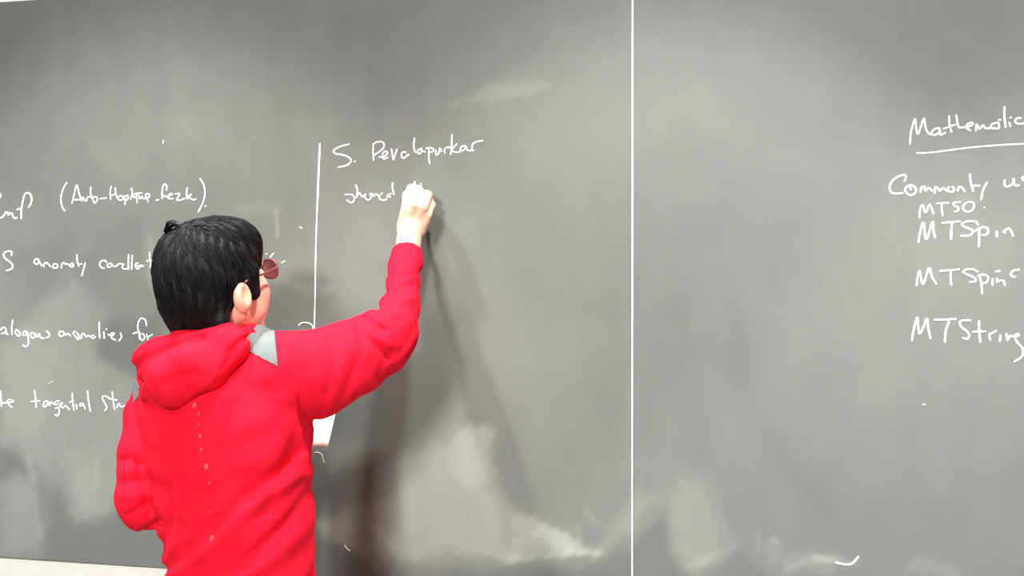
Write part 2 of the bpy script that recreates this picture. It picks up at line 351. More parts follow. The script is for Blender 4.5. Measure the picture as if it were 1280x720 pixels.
chalk('chalk_mark', O5, [[(400,158),(422,145)]], L, 2)
chalk('chalk_mark', O5, [[(295,98)]], L, 1.5, M_chalkf)
chalk('chalk_mark', O5, [[(518,592),(540,575),(590,578),(615,605),(610,640),(595,665)]], L, 2.4)
chalk('chalk_mark', O5, [[(278,620),(285,640)],[(285,632),(312,630)],[(312,618),(312,642)]], L, 1.8)
chalk('chalk_mark', (320, 490, 6.54), [[(478,497),(510,498),(540,520),(548,560),(560,580)]], L, 2.2, M_chalkf)
chalk('chalk_mark', (0, 0, 1), [[(430.6,682.5),(433,686),(437,689)]], L, 2)
chalk('chalk_mark', (0, 0, 2.667), [[(546,468),(544,478)]], L, 1.6)
chalk('chalk_mark', (120, 240, 4), [[(1018,174),(1030,181)]], L, 2)
R_ = board_r
chalk('chalk_word', (1120, 120, 8), [[(137,480),(145,370),(165,290),(187,232),(198,320),(215,385),(245,310),(277,225),(290,310),(320,375),(360,390)],[(430,325),(380,335),(350,375),(375,395),(420,375),(435,340),(440,390),(490,370)],[(527,205),(530,280),(550,360)],[(475,330),(585,290)],[(598,195),(610,270),(625,325)],[(625,320),(690,315)],
 [(700,315),(760,290),(755,268),(710,285),(700,320),(740,348)],[(795,350),(800,285),(830,330),(865,295),(890,325),(940,325)],[(1020,270),(960,280),(945,320),(1020,325),(1025,285)],[(1020,242),(1042,240)],[(1080,112),(1078,200),(1092,315)],[(1128,270),(1140,305)],[(1143,218)],[(1240,222),(1205,225),(1185,255),(1215,280),(1280,275)],[(1290,240),(1330,235),(1320,280),(1290,275),(1300,235)],[(1370,110),(1372,280)]], R_, 2.7)
chalk('chalk_line', (1120, 120, 8), [[(205,572),(300,572),(440,557),(640,530),(840,508),(1050,492),(1280,480),(1440,470)]], R_, 2.4)
MM = (1100, 205, 7.111)
chalk('chalk_word', MM, [[(215,155),(230,110),(200,100),(130,130),(85,195),(100,255),(150,265),(200,258)],[(275,230),(265,205),(290,195),(320,230),(300,270),(255,275),(222,235),(240,200),(280,190)],[(360,250),(365,210),(395,205),(400,240),(430,215),(460,240)],[(485,260),(490,210),(510,215),(530,240),(560,215),(590,240)],
 [(610,205),(605,240),(640,250),(660,225),(640,205)],[(690,240),(700,205),(725,210),(750,245)],[(797,92),(805,170),(825,240)],[(820,195),(885,195)],[(948,165),(915,230),(898,315)]], R_, 2.9)
chalk('chalk_word', MM, [[(1105,145),(1105,190),(1135,203),(1175,175),(1182,130),(1195,190),(1235,190)],[(1300,110),(1262,122),(1270,145),(1300,160),(1290,185)],[(1330,170),(1370,150),(1350,130),(1325,165),(1370,185)]], R_, 2.8)
chalk('chalk_word', MM, [[(350,478),(355,410),(378,365),(405,435),(440,362),(475,445)],[(505,352),(610,348)],[(545,352),(548,400),(555,458)],[(710,340),(650,348),(660,372),(695,390),(690,415),(660,425)],[(790,335),(745,365),(740,405),(780,428),(825,400),(830,350),(790,338)]], R_, 2.5)
chalk('chalk_mark', MM, [[(925,390)]], R_, 1.8, M_chalkf)
chalk('chalk_word', MM, [[(342,695),(355,610),(385,520),(410,675),(465,515),(475,600),(490,655)],[(550,525),(710,512)],[(640,520),(632,600),(632,670)],[(870,545),(850,515),(780,512),(725,535),(760,565),(820,590),(815,625),(770,640),(718,640)],[(845,600),(885,572),(940,565),(962,600),(940,632),(900,632)],[(882,575),(880,660),(878,734)],
 [(1035,600),(1038,645)],[(1095,605),(1140,575),(1165,600),(1182,640)],[(1095,600),(1110,615)]], R_, 2.9)
chalk('chalk_word', (1120, 320, 8), [[(207,295),(215,220),(237,150),(270,285),(330,120),(360,210),(402,280)],[(442,152),(630,135)],[(550,150),(545,220),(555,288)],[(820,160),(770,135),(710,135),(672,160),(720,190),(785,220),(795,255),(740,260)],[(820,200),(870,187),(920,210),(910,260),(865,280)],[(840,215),(855,290),(862,378)],
 [(965,230),(965,290)],[(1010,225),(1012,262)],[(1010,262),(1050,245),(1080,260),(1090,295)],[(1000,155),(1035,152)],[(1228,138),(1170,150),(1148,185),(1165,208),(1192,212)]], R_, 2.8)
chalk('chalk_word', (1120, 380, 8), [[(162,362),(180,250),(215,135),(225,240),(240,300),(280,220),(310,145),(325,250),(347,345)],[(390,160),(600,153)],[(530,180),(500,270),(490,380)],[(748,165),(690,165),(640,180),(655,230),(710,275),(735,310),(715,350),(670,340)],[(832,170),(835,280),(845,380)],[(772,280),(895,275)],
 [(945,360),(935,310),(960,295),(1005,270)],[(1048,310),(1040,370)],[(1105,295),(1118,365),(1140,320),(1170,330)],[(1170,325),(1230,320),(1215,300),(1190,325),(1215,385),(1265,440),(1275,490),(1250,540),(1190,575)]], R_, 2.9)
chalk('chalk_mark', (800, 480, 2.667), [[(655,597),(672,601),(690,604),(710,600),(730,578)]], R_, 3.2)
chalk('chalk_mark', (800, 480, 2.667), [[(944,69),(952,69)]], R_, 2)

# ------------------------------------------------------------------ implicit-surface modelling
def grid(lo, hi, h):
    ax = [np.arange(lo[k], hi[k] + h, h, dtype=np.float32) for k in range(3)]
    return np.meshgrid(*ax, indexing='ij')
def nets(Fv, lo, h):
    S = Fv < 0; nx, ny, nz = Fv.shape
    cx, cy, cz = nx - 1, ny - 1, nz - 1
    acc = np.zeros((cx, cy, cz, 3), np.float32); cnt = np.zeros((cx, cy, cz), np.float32)
    def sl(A, d): return A[d[0]:d[0] + cx, d[1]:d[1] + cy, d[2]:d[2] + cz]
    cs = [(a, b2, c) for a in (0, 1) for b2 in (0, 1) for c in (0, 1)]
    for c in cs:
        for ax in range(3):
            if c[ax]: continue
            e = list(c); e[ax] = 1
            a, b2 = sl(Fv, c), sl(Fv, e)
            m = sl(S, c) != sl(S, e)
            t = a / np.where(m, a - b2, 1)
            for k in range(3):
                acc[..., k] += np.where(m, c[k] + (t if k == ax else 0), 0)
            cnt += m
    act = cnt > 0
    idx = -np.ones(act.shape, np.int64); I = np.argwhere(act); idx[act] = np.arange(len(I))
    V = (I + acc[act] / cnt[act][:, None]) * h + np.array(lo)
    Q = []
    # x edges
    for ax in range(3):
        s0 = [slice(None)] * 3; s1 = [slice(None)] * 3
        s0[ax] = slice(0, -1); s1[ax] = slice(1, None)
        a, b2 = S[tuple(s0)], S[tuple(s1)]
        E = np.argwhere(a != b2)
        o1, o2 = (ax + 1) % 3, (ax + 2) % 3
        E = E[(E[:, o1] > 0) & (E[:, o2] > 0) & (E[:, o1] < Fv.shape[o1] - 1) & (E[:, o2] < Fv.shape[o2] - 1)]
        ins = S[E[:, 0], E[:, 1], E[:, 2]]
        def cell(d1, d2):
            C = E.copy(); C[:, o1] -= d1; C[:, o2] -= d2; return idx[C[:, 0], C[:, 1], C[:, 2]]
        q = np.stack([cell(1, 1), cell(0, 1), cell(0, 0), cell(1, 0)], 1)
        q[~ins] = q[~ins][:, ::-1]; Q.append(q)
    return V, np.vstack(Q)
def cone(G, a, b2, r1, r2):
    X, Y, Z = G; ax, ay, az = [float(v) for v in a]; d = np.array(b2, float) - np.array(a, float); l2 = float(d @ d) + 1e-12
    t = np.clip(((X - ax) * d[0] + (Y - ay) * d[1] + (Z - az) * d[2]) / l2, 0, 1)
    return np.sqrt((X - ax - t * d[0]) ** 2 + (Y - ay - t * d[1]) ** 2 + (Z - az - t * d[2]) ** 2) - (r1 + t * (r2 - r1))
def ell(G, c, r):
    X, Y, Z = G
    x, y, z = (X - c[0]) / r[0], (Y - c[1]) / r[1], (Z - c[2]) / r[2]
    k0 = np.sqrt(x * x + y * y + z * z); k1 = np.sqrt((x / r[0]) ** 2 + (y / r[1]) ** 2 + (z / r[2]) ** 2) + 1e-6
    return k0 * (k0 - 1) / k1
def su(a, b2, k):
    h = np.clip(.5 + .5 * (b2 - a) / k, 0, 1); return b2 + (a - b2) * h - k * h * (1 - h)
def ss(a, b2, k): return -su(-a, b2, k)      # subtract b2 from a
def sint(a, b2, k): return -su(-a, -b2, k)
def chain(G, pts, k=.01, d=None):
    for (p, r), (q, s) in zip(pts, pts[1:]):
        c = cone(G, p, q, r, s); d = c if d is None else su(d, c, k)
    return d

# frames
def frame(yaw, pitch=0, roll=0):
    """columns: right, forward, up; yaw clockwise from +y"""
    f = np.array([math.sin(yaw), math.cos(yaw), 0]); r = np.array([math.cos(yaw), -math.sin(yaw), 0]); u = np.array([0, 0, 1.])
    f2 = f * math.cos(pitch) + u * math.sin(pitch); u2 = u * math.cos(pitch) - f * math.sin(pitch)
    r2 = r * math.cos(roll) + u2 * math.sin(roll); u3 = u2 * math.cos(roll) - r * math.sin(roll)
    return np.stack([r2, f2, u3], 1)
HC = P(268, 354, -.44); HF = frame(math.radians(20), math.radians(9))
def loc2w(p): return HC + HF @ np.array(p, float)
TF = frame(math.radians(17))

NECK = P(262, 438, -.415)
SHL = P(203, 474, -.345); SHR = P(348, 466, -.44)
ELR = P(489, 424, -.29); WRR = P(509, 300, -.090)
ELL_ = P(173, 632, -.44); WRL = P(292, 602, -.215)

person = empty('person', (P(299, 720, -.44)[0], -.44, 0))
tag(person, 'person in red hoodie seen from behind, writing on the chalkboard with raised right hand', 'person')

# ---- head (local frame)
def head_sdf(G):
    d = ell(G, (0, -.014, .028), (.076, .095, .086))
    d = su(d, ell(G, (0, .028, -.022), (.063, .064, .083)), .03)
    for s in (-1, 1):
        d = su(d, cone(G, (s * .052, -.002, -.052), (s * .020, .066, -.093), .020, .018), .022)
        d = su(d, ell(G, (s * .040, .058, -.026), (.026, .028, .028)), .015)        # cheek
        d = su(d, ell(G, (s * .044, .040, -.052), (.022, .034, .030)), .015)
    d = su(d, ell(G, (0, .074, -.095), (.020, .018, .016)), .012)                    # chin
    d = su(d, cone(G, (-.03, .083, .024), (.03, .083, .024), .009, .009), .012)      # brow
    for s in (-1, 1): d = ss(d, ell(G, (s * .031, .100, .004), (.017, .016, .011)), .010)
    d = su(d, cone(G, (0, .090, .012), (0, .110, -.030), .006, .009), .008)          # nose
    for s in (-1, 1): d = su(d, ell(G, (s * .011, .101, -.033), (.008, .010, .007)), .006)
    for s in (-1, 1): d = ss(d, ell(G, (s * .006, .108, -.040), (.0035, .005, .004)), .002)
    d = su(d, ell(G, (0, .091, -.058), (.022, .010, .0055)), .004)
    d = su(d, ell(G, (0, .090, -.067), (.019, .010, .006)), .004)
    d = ss(d, ell(G, (0, .101, -.0622), (.021, .006, .0012)), .002)
    for s in (-1, 1):                                                                 # ears
        e = ell(G, (s * .080, -.010, -.024), (.0115, .019, .027))
        e = ss(e, ell(G, (s * .091, -.006, -.017), (.009, .011, .018)), .004)
        e = su(e, ell(G, (s * .079, -.002, -.036), (.006, .008, .010)), .006)
        d = su(d, e, .007)
    # neck, reaching down into the collar
    nb = np.linalg.solve(HF, NECK - HC)
    d = su(d, cone(G, (0, -.028, -.05), nb, .052, .058), .03)
    return d
h = .0026; lo = (-.12, -.16, -.235); G = grid(lo, (.12, .14, .125), h)
Vh, Fh = nets(head_sdf(G), lo, h); Vh = Vh @ HF.T + HC

# ---- right hand (world), holding chalk
HANDJ = dict(
 index=[P(508, 262, -.094), P(509.5, 245, -.062), P(514, 236, -.034), P(516.5, 237, -.016)],
 middle=[P(519, 256, -.098), P(523.5, 240, -.064), P(523, 238, -.036), P(520, 243, -.020)],
 ring=[P(529, 259, -.093), P(534.5, 245, -.062), P(532, 243, -.038), P(527, 248, -.026)],
 little=[P(534, 269, -.082), P(539, 257, -.060), P(537, 251, -.040), P(532, 254, -.030)])
def hand_sdf(G):
    palm = chain(G, [(P(509, 322, -.118), .0235), (P(511, 302, -.094), .0225), (P(513, 288, -.088), .0225)], .01)
    for nm, o, r in (('index', (505, 286), .0135), ('middle', (511, 284), .0135), ('ring', (518, 284), .013), ('little', (524, 286), .0125)):
        palm = su(palm, cone(G, P(o[0], o[1], -.080), HANDJ[nm][0], .016, r * .83), .007)
    palm = su(palm, ell(G, P(518, 273, -.078), (.026, .017, .026)), .010)
    d = palm
    for nm, r in (('index', .0100), ('middle', .0102), ('ring', .0097), ('little', .0086)):
        J = HANDJ[nm]
        f = chain(G, [(J[0], r * 1.08), (J[1], r * .98), (J[2], r * .88), (J[3], r * .78)], .004)
        f = su(f, ell(G, J[1], (r * 1.06,) * 3), .003)
        d = su(d, f, .0014)
    th = chain(G, [(P(506, 290, -.074), .015), (P(501, 268, -.056), .0125), (P(505, 249, -.036), .0102), (P(512, 239, -.022), .0085)], .006)
    d = su(d, th, .005)
    d = ss(d, cone(G, P(527, 275, -.117), P(534, 259, -.104), .003, .003), .009)   # hollow between tendons
    return d
h = .0016; lo = P(480, 330, -.155); hi = P(560, 222, -.155)
lo = np.array([lo[0], -.155, lo[2]]); hi = np.array([hi[0] + .06, -.004, hi[2]])
G = grid(lo, hi, h); Vr, Fr = nets(hand_sdf(G), lo, h)

# ---- left hand, in front of the body, holding the sheet
def lhand_sdf(G):
    w = WRL; q = P(335, 572, -.176)
    d = cone(G, w, q, .024, .022)
    for k in range(4):
        a = q + np.array([.008, 0, .026 - .017 * k]); b2 = a + np.array([.030, .012, -.004]); c = b2 + np.array([.026, .001, -.006]); e = c + np.array([.016, -.006, -.004])
        d = su(d, chain(G, [(a, .0105), (b2, .0095), (c, .0088), (e, .0078)], .004), .004)
        d = su(d, cone(G, w, a, .018, .011), .006)
    d = su(d, chain(G, [(w + np.array([.015, -.005, .012]), .014), (q + np.array([.004, -.022, .034]), .0115), (q + np.array([.026, -.024, .036]), .010), (q + np.array([.044, -.019, .034]), .0085)], .006), .005)
    return d
h = .0022; c = (WRL + P(350, 588, -.155)) / 2
lo = c - np.array([.12, .09, .09]); hi = c + np.array([.13, .09, .10])
G = grid(lo, hi, h); Vl, Fl = nets(lhand_sdf(G), lo, h)

# ---- trunk and arms under the clothes
def trunk_sdf(G):
    d = chain(G, [(NECK, .055), (P(270, 470, -.40), .078), (P(282, 560, -.41), .080), (P(292, 660, -.415), .078), (P(299, 745, -.42), .080)], .04)
    d = su(d, chain(G, [(SHL, .04), (P(265, 452, -.40), .055), (SHR, .042)], .03), .04)
    d = su(d, chain(G, [(SHR, .042), (ELR, .034), (P(505.5, 355, -.168), .024), (P(508, 322, -.118), .0215), (WRR, .021)], .02), .02)
    d = su(d, chain(G, [(SHL, .034), (ELL_ + np.array([.004, .004, 0]), .020), (WRL, .021)], .015), .02)
    return d
h = .007; lo = np.array([-1.05, -.62, .86]); G = grid(lo, (.02, -.06, 1.62), h)
Vt, Ft = nets(trunk_sdf(G), lo, h)
def join(parts):
    Vs, Fs, mi, o = [], [], [], 0
    for V, Fq, m in parts: Vs.append(V); Fs.append(Fq + o); mi += [m] * len(Fq); o += len(V)
    return np.vstack(Vs), np.vstack(Fs), mi
V, Fq, mi = join([(Vh, Fh, 0), (Vt, Ft, 0), (Vr, Fr, 1), (Vl, Fl, 1)])
me = mesh_np('body', V, Fq); me.materials.append(M_skin); me.materials.append(M_skin2); me.materials.append(M_lip)
cc = V[Fq].mean(1); lc = (cc - HC) @ HF
lipm = (np.abs(lc[:, 0]) < .0195) & (lc[:, 1] > .094) & (lc[:, 2] < -.054) & (lc[:, 2] > -.0725) & (np.arange(len(Fq)) < len(Fh))
mi = np.array(mi); mi[lipm] = 2
me.polygons.foreach_set('material_index', mi.astype(np.int32))
body = link('body', me, None, person, True)
for s in (-1, 1):
    bm = bmesh.new(); bmesh.ops.create_uvsphere(bm, u_segments=20, v_segments=14, radius=.0118)
    bmesh.ops.translate(bm, vec=loc2w((s * .031, .0775, .004)), verts=bm.verts); e = from_bm('eye', bm, M_white, person, True)
    bm = bmesh.new(); bmesh.ops.create_uvsphere(bm, u_segments=16, v_segments=10, radius=.0058)
    bmesh.ops.scale(bm, vec=(1, 1, 1), verts=bm.verts)
    bmesh.ops.translate(bm, vec=loc2w((s * .031, .0842, .0045)), verts=bm.verts); from_bm('iris', bm, M_iris, e, True)
    bm = bmesh.new()
    pts = [loc2w((s * (.016 + .006 * k), .0915 - .0012 * k * k * .6, .0215 + .0016 * math.sin(k / 4 * math.pi))) for k in range(6)]
    for a, b2 in zip(pts, pts[1:]):
        d = Vector(b2 - a); r = bmesh.ops.create_cone(bm, segments=8, radius1=.0022, radius2=.0022, depth=d.length * 1.2, cap_ends=True)
        bmesh.ops.transform(bm, matrix=Matrix.Translation(Vector((a + b2) / 2)) @ d.to_track_quat('Z', 'Y').to_matrix().to_4x4(), verts=r['verts'])
    from_bm('eyebrow', bm, M_hair, person, True)

# ---- hair
def hair_sdf(G):
    X, Y, Z = G
    d = ell(G, (0, -.014, .030), (.083, .100, .088))
    d = su(d, ell(G, (0, -.047, -.024), (.067, .060, .078)), .03)
    d = su(d, ell(G, (0, .042, .066), (.064, .055, .044)), .03)                     # fringe volume
    for s in (-1, 1): d = su(d, cone(G, (s * .073, .022, .02), (s * .072, .024, -.020), .015, .011), .012)   # sideburns
    for s in (-1, 1): d = su(d, cone(G, (s * .055, -.050, -.06), (s * .060, -.034, -.088), .018, .007), .012)
    # openings: face, ears, underside of the nape
    d = ss(d, ell(G, (0, .105, -.042), (.100, .073, .078)), .006)
    for s in (-1, 1): d = ss(d, cone(G, (s * .085, -.004, -.033), (s * .085, .022, -.070), .0185, .032), .006)
    for s in (-1, 1): d = su(d, cone(G, (s * .073, .012, .015), (s * .074, .020, -.021), .012, .009), .006)
    cut = Z - (-.088) + .12 * (Y + .05)
    d = sint(d, -cut, .010)
    return d
h = .0032; lo = (-.125, -.165, -.14); G = grid(lo, (.125, .13, .155), h)
X, Y, Z = G
D = hair_sdf(G)
ang = np.arctan2(X, -(Y + .03)); el = np.arctan2(Z - .03, np.sqrt(X * X + (Y + .02) ** 2))
near = np.abs(D) < .03
D = D + np.where(near, .0016 * np.sin(ang * 23 + 2.2 * np.sin(el * 5)) + .0010 * np.sin(ang * 41 + 3 * el) + .0015 * np.sin(9 * el + 4 * ang), 0)
Vk, Fk = nets(D, lo, h)
# locks laid along the surface of the hair
N = 5200
rng = np.random.default_rng(3)
src = Vk[rng.integers(0, len(Vk), N * 2)]
src = src[(src[:, 1] < .11) & (src[:, 2] > -.07)][:N]; N = len(src)
crown = np.array([.004, -.062, .118])
def sd_pts(p): return hair_sdf((p[:, 0], p[:, 1], p[:, 2]))
def grad(p, e=.002):
    g = np.stack([sd_pts(p + np.eye(3)[k] * e) - sd_pts(p - np.eye(3)[k] * e) for k in range(3)], 1); return g / (np.linalg.norm(g, axis=1)[:, None] + 1e-9)
NS = 9; path = [src.copy()]; p = src.copy(); lift = rng.uniform(-.0006, .0012, N); ln = rng.uniform(.0055, .0105, N)
jit = rng.normal(0, .16, (N, 3))
for k in range(NS - 1):
    g = grad(p); away = p - crown; away /= np.linalg.norm(away, axis=1)[:, None] + 1e-9
    dr = away + np.array([0, .0, -.75]) * np.clip((.13 - p[:, 2:3]) / .1, 0, 1.4) + jit
    front = (p[:, 1:2] > .02) & (p[:, 2:3] > .03)
    dr = dr + front * np.array([0, .9, -.1])
    dr -= g * (dr * g).sum(1)[:, None]; dr /= np.linalg.norm(dr, axis=1)[:, None] + 1e-9
    p = p + dr * ln[:, None]
    p = p - grad(p) * (sd_pts(p) - lift)[:, None] * .75
    path.append(p.copy())
path = np.stack(path, 1)                                       # N,NS,3
tw = [(P(213, 298, -.47), P(210, 289, -.49), P(212, 282, -.50), P(217, 279, -.50), P(223, 282, -.49)),
      (P(219, 287, -.47), P(206, 293, -.50), P(198, 302, -.51), P(192, 314, -.51), P(188, 328, -.50))]
ext = []
for k in range(26):
    t = np.array(tw[0]) + rng.normal(0, .0035, 3) + rng.normal(0, .0008, (5, 3)); ext.append(t)
for k in range(5): ext.append(np.array(tw[1]) + rng.normal(0, .0012, 3))
ext = [np.array([((1 - u % 1) * t[min(int(u), 4)] + (u % 1) * t[min(int(u) + 1, 4)]) for u in np.linspace(0, 4, NS)]) for t in ext]
ext = (np.array(ext) - HC) @ HF
path = np.concatenate([path, ext]); N = len(path)
T = np.gradient(path, axis=1); T /= np.linalg.norm(T, axis=2)[..., None] + 1e-9
ref = np.array([.3, .5, .8]); U = np.cross(T, ref); U /= np.linalg.norm(U, axis=2)[..., None] + 1e-9; Wv = np.cross(T, U)
rad = rng.uniform(.0005, .0012, N)[:, None] * np.array([.6, 1, 1, 1, 1, .95, .85, .6, .15])[None]
ring = [path + (U * math.cos(a) + Wv * math.sin(a)) * rad[..., None] for a in (0, 2.094, 4.189)]
VS = np.stack(ring, 2).reshape(-1, 3)                          # N*NS*3
base = (np.arange(N) * NS * 3)[:, None, None] + (np.arange(NS - 1) * 3)[None, :, None]
cI = np.arange(3)[None, None, :]; cJ = (np.arange(3) + 1)[None, None, :] % 3
FS = np.stack([base + cI, base + cJ, base + 3 + cJ, base + 3 + cI], -1).reshape(-1, 4)
V, Fq, _ = join([(Vk, Fk, 0), (VS, FS, 0)])
hair = link('hair', mesh_np('hair', V @ HF.T + HC, Fq), M_hair, person, True)

# ---- glasses
def tube(name, pts, r, m, parent, closed=False, seg=8):
    bm = bmesh.new(); pts = [Vector(p) for p in pts]; n = len(pts); rings = []
    for k, p in enumerate(pts):
        a = pts[(k - 1) % n] if closed or k else p; b2 = pts[(k + 1) % n] if closed or k < n - 1 else p
        t = (b2 - a).normalized(); u = t.cross(Vector((.2, .3, 1))).normalized(); w = t.cross(u)
        rings.append([bm.verts.new(p + (u * math.cos(q) + w * math.sin(q)) * r) for q in np.linspace(0, 2 * math.pi, seg, endpoint=False)])
    for k in range(n if closed else n - 1):
        A_, B_ = rings[k], rings[(k + 1) % n]
        for q in range(seg): bm.faces.new((A_[q], A_[(q + 1) % seg], B_[(q + 1) % seg], B_[q]))
    if not closed: bm.faces.new(rings[0]); bm.faces.new(rings[-1])
    bmesh.ops.recalc_face_normals(bm, faces=bm.faces)
    return from_bm(name, bm, m, parent, True)
def lens_pts(s, k=1.0, n=28):
    k *= .86
    o = []
    for a in np.linspace(0, 2 * math.pi, n, endpoint=False):
        cx_, cz_ = math.cos(a), math.sin(a)
        x = .0265 * k * abs(cx_) ** .75 * math.copysign(1, cx_); z = .0205 * k * abs(cz_) ** .8 * math.copysign(1, cz_)
        xx = s * .0345 + x; o.append(loc2w((xx, .1085 - 1.6 * xx * xx, .009 + z)))
    return o
glasses = tube('glasses_rim', lens_pts(1), .0016, M_frame, person, True)
glasses['label'] = 'dark reddish glasses'; glasses.name = 'glasses'
tube('rim', lens_pts(-1), .0016, M_frame, glasses, True)
for s in (1, -1):
    pl = lens_pts(s, .97); bm = bmesh.new(); vs = [bm.verts.new(p) for p in pl]; f = bm.faces.new(vs)
    bmesh.ops.solidify(bm, geom=[f], thickness=.0012); from_bm('lens', bm, M_lens, glasses)
    tube('temple', [loc2w(q) for q in ((s * .058, .1035, .014), (s * .070, .090, .014), (s * .080, .05, .010), (s * .083, .005, .006), (s * .081, -.018, -.008))], .0021, M_frame, glasses)
tube('bridge', [loc2w(q) for q in ((-.012, .1085, .012), (0, .111, .014), (.012, .1085, .012))], .0015, M_frame, glasses)

# ---- hoodie
rows = [(415, 268, .055), (440, 272, .105), (465, 275, .150), (490, 277, .169), (520, 279, .175), (560, 282.5, .171), (600, 286, .165), (640, 290, .161), (680, 295, .154), (720, 299, .150), (790, 301, .156), (850, 302, .150)]
rz = np.array([P(cx_, py, -.42)[2] for py, cx_, a in rows])[::-1]; rcx = np.array([P(cx_, py, -.42)[0] for py, cx_, a in rows])[::-1]
ra = np.array([a for _, _, a in rows])[::-1]
ZH = rz[0]
def hoodie_sdf(G):
    X, Y, Z = G
    cx_ = np.interp(Z, rz, rcx); a = np.interp(Z, rz, ra); cy_ = -.42 + .02 * np.clip((Z - 1.2) / .25, 0, 1)
    lx = (X - cx_) * TF[0, 0] + (Y - cy_) * TF[1, 0]; ly = (X - cx_) * TF[0, 1] + (Y - cy_) * TF[1, 1]
    bb = a * .68
    q = (np.abs(lx / a) ** 2.3 + np.abs(ly / bb) ** 2.3) ** (1 / 2.3)
    d = (q - 1) * bb * .85
    d = sint(d, Z - rz[-1] - .0, .03); d = sint(d, ZH - Z, .01)
    d = su(d, chain(G, [(P(206, 480, -.35), .048), (P(240, 458, -.38), .050), (P(300, 446, -.42), .056), (P(350, 458, -.44), .058)], .03), .04)
    # right sleeve: baggy upper arm, elbow, forearm, cuff
    s = chain(G, [(P(340, 466, -.435), .064), (P(400, 466, -.385), .073), (P(440, 447, -.345), .066), (P(474, 428, -.30), .058), (P(492, 414, -.272), .045)], .02)
    f = chain(G, [(P(490, 420, -.272), .044), (P(499, 385, -.215), .036), (P(504.5, 352, -.165), .0315), (P(507, 331, -.133), .0310), (P(507.5, 310, -.103), .0295)], .01)
    s = su(s, f, .018)
    d = su(d, s, .028)
    # left sleeve
    l = chain(G, [(P(203, 480, -.35), .050), (P(190, 520, -.37), .050), (P(182, 565, -.40), .049), (P(174, 622, -.43), .044), (P(177, 634, -.432), .043)], .012)
    l = su(l, chain(G, [(P(177, 634, -.432), .042), (P(220, 626, -.345), .040), (P(262, 612, -.27), .034), (P(285, 604, -.228), .031)], .012), .01)
    d = su(d, l, .012)
    return d
h = .0046; lo = np.array([-1.04, -.64, ZH - .02]); G = grid(lo, (.0, -.05, 1.62), h)
X, Y, Z = G
D = hoodie_sdf(G)
nr = np.abs(D) < .03
GX, GY, GZ = X[nr], Y[nr], Z[nr]
px, py, dep = proj(GX, GY, GZ)
disp = np.zeros(GX.shape)
FOLDS = [  # creases of the cloth: polyline, depth (m, + inward), half width (px)
 ([(208,712),(250,672),(300,625),(345,590),(385,560)], .0062, 7), ([(214,722),(262,685),(310,640),(356,605),(388,590)], -.0052, 8),
 ([(200,690),(215,650),(228,600)], .004, 6), ([(280,720),(320,690),(360,650),(388,610)], .0058, 7), ([(300,726),(345,695),(386,655)], -.0048, 9),
 ([(330,640),(352,590),(368,545),(380,520)], .004, 8), ([(245,500),(252,560),(258,610),(264,680)], .0014, 3),
 ([(392,525),(375,500),(365,470),(362,440)], .0050, 7), ([(385,545),(370,565),(350,600)], .0045, 8), ([(400,512),(412,480),(418,450),(412,424)], .0050, 7), ([(408,500),(400,470),(396,440)], -.0040, 7),
 ([(350,425),(348,455),(352,490)], .0035, 6), ([(425,505),(440,470),(452,440),(450,412)], .0052, 7), ([(436,505),(430,470),(432,440)], -.0035, 7),
 ([(455,398),(468,406),(480,414)], .0085, 4), ([(470,385),(485,395),(498,402)], .0050, 4), ([(446,405),(462,425),(478,440),(492,445)], .005, 5), ([(455,412),(472,424),(488,432)], -.004, 5),
 ([(480,366),(495,362),(515,356)], .0045, 4), ([(484,344),(505,345),(526,340)], .0030, 3), ([(478,378),(500,378),(520,372)], -.003, 4), ([(500,440),(510,425),(518,408)], .004, 4),
 ([(474,470),(480,450),(490,440)], .004, 5),
 ([(153,575),(164,571),(172,580)], .0075, 3.5), ([(172,580),(178,610),(188,640)], .006, 4), ([(150,606),(165,602),(180,602)], .0048, 4), ([(160,644),(172,636),(186,628)], .0090, 3.5), ([(150,590),(165,588)], -.004, 6),
 ([(178,662),(190,656),(198,652)], .006, 4), ([(165,500),(172,540),(176,580)], .0060, 4), ([(150,620),(165,622),(176,618)], -.004, 5),
 ([(322,419),(304,450),(274,491),(240,518),(210,522),(182,504)], .0065, 5)]
edge = 1 - .65 / (1 + np.exp(-(px - 376) / 5)) * (py > 535)
backside = 1 / (1 + np.exp(((GY + .30 + .10 * 0) / .03)))      # folds seen on the back of the shirt
fore = (px > 440) & (py < 520)
mask = np.where(fore, 1, 1 / (1 + np.exp((GY + .36) / .02)))
for pts, amp, w in FOLDS:
    disp += edge * mask * amp * np.exp(-(line_d(px, py, pts) / w) ** 2)
disp += .0011 * np.sin(GX * 61 + GZ * 37 + 2 * np.sin(GY * 40)) + .0008 * np.sin(GX * 23 - GZ * 95 + GY * 60)
# soft folds on the front, too
disp += (1 - mask) * .003 * np.sin(GX * 30 + GZ * 45)
D[nr] += disp.astype(np.float32)
# openings: right cuff, left cuff, neck
ax1, ax2 = P(508, 318, -.115), P(510, 296, -.083)
D = ss(D, cone(G, P(508, 317, -.113), P(511, 285, -.065), .0225, .0245), .0015)
dv = (ax2 - ax1) / np.linalg.norm(ax2 - ax1); 
cutp = P(507.5, 314, -.110)
pl = (X - cutp[0]) * dv[0] + (Y - cutp[1]) * dv[1] + (Z - cutp[2]) * dv[2]
region = (X > P(480, 300, -.1)[0]) & (Z > P(500, 345, -.15)[2]) & (Y > -.2)
D = np.where(region, np.maximum(D, pl), D)
D = ss(D, cone(G, P(287, 603, -.224), P(310, 596, -.185), .026, .03), .002)
D = ss(D, cone(G, NECK + [0, 0, -.01], NECK + HF @ np.array([0, -.01, .12]), .060, .062), .004)
Vs_, Fs_ = nets(D, lo, h)
hoodie = link('hoodie', mesh_np('hoodie', Vs_, Fs_), M_red, person, True)

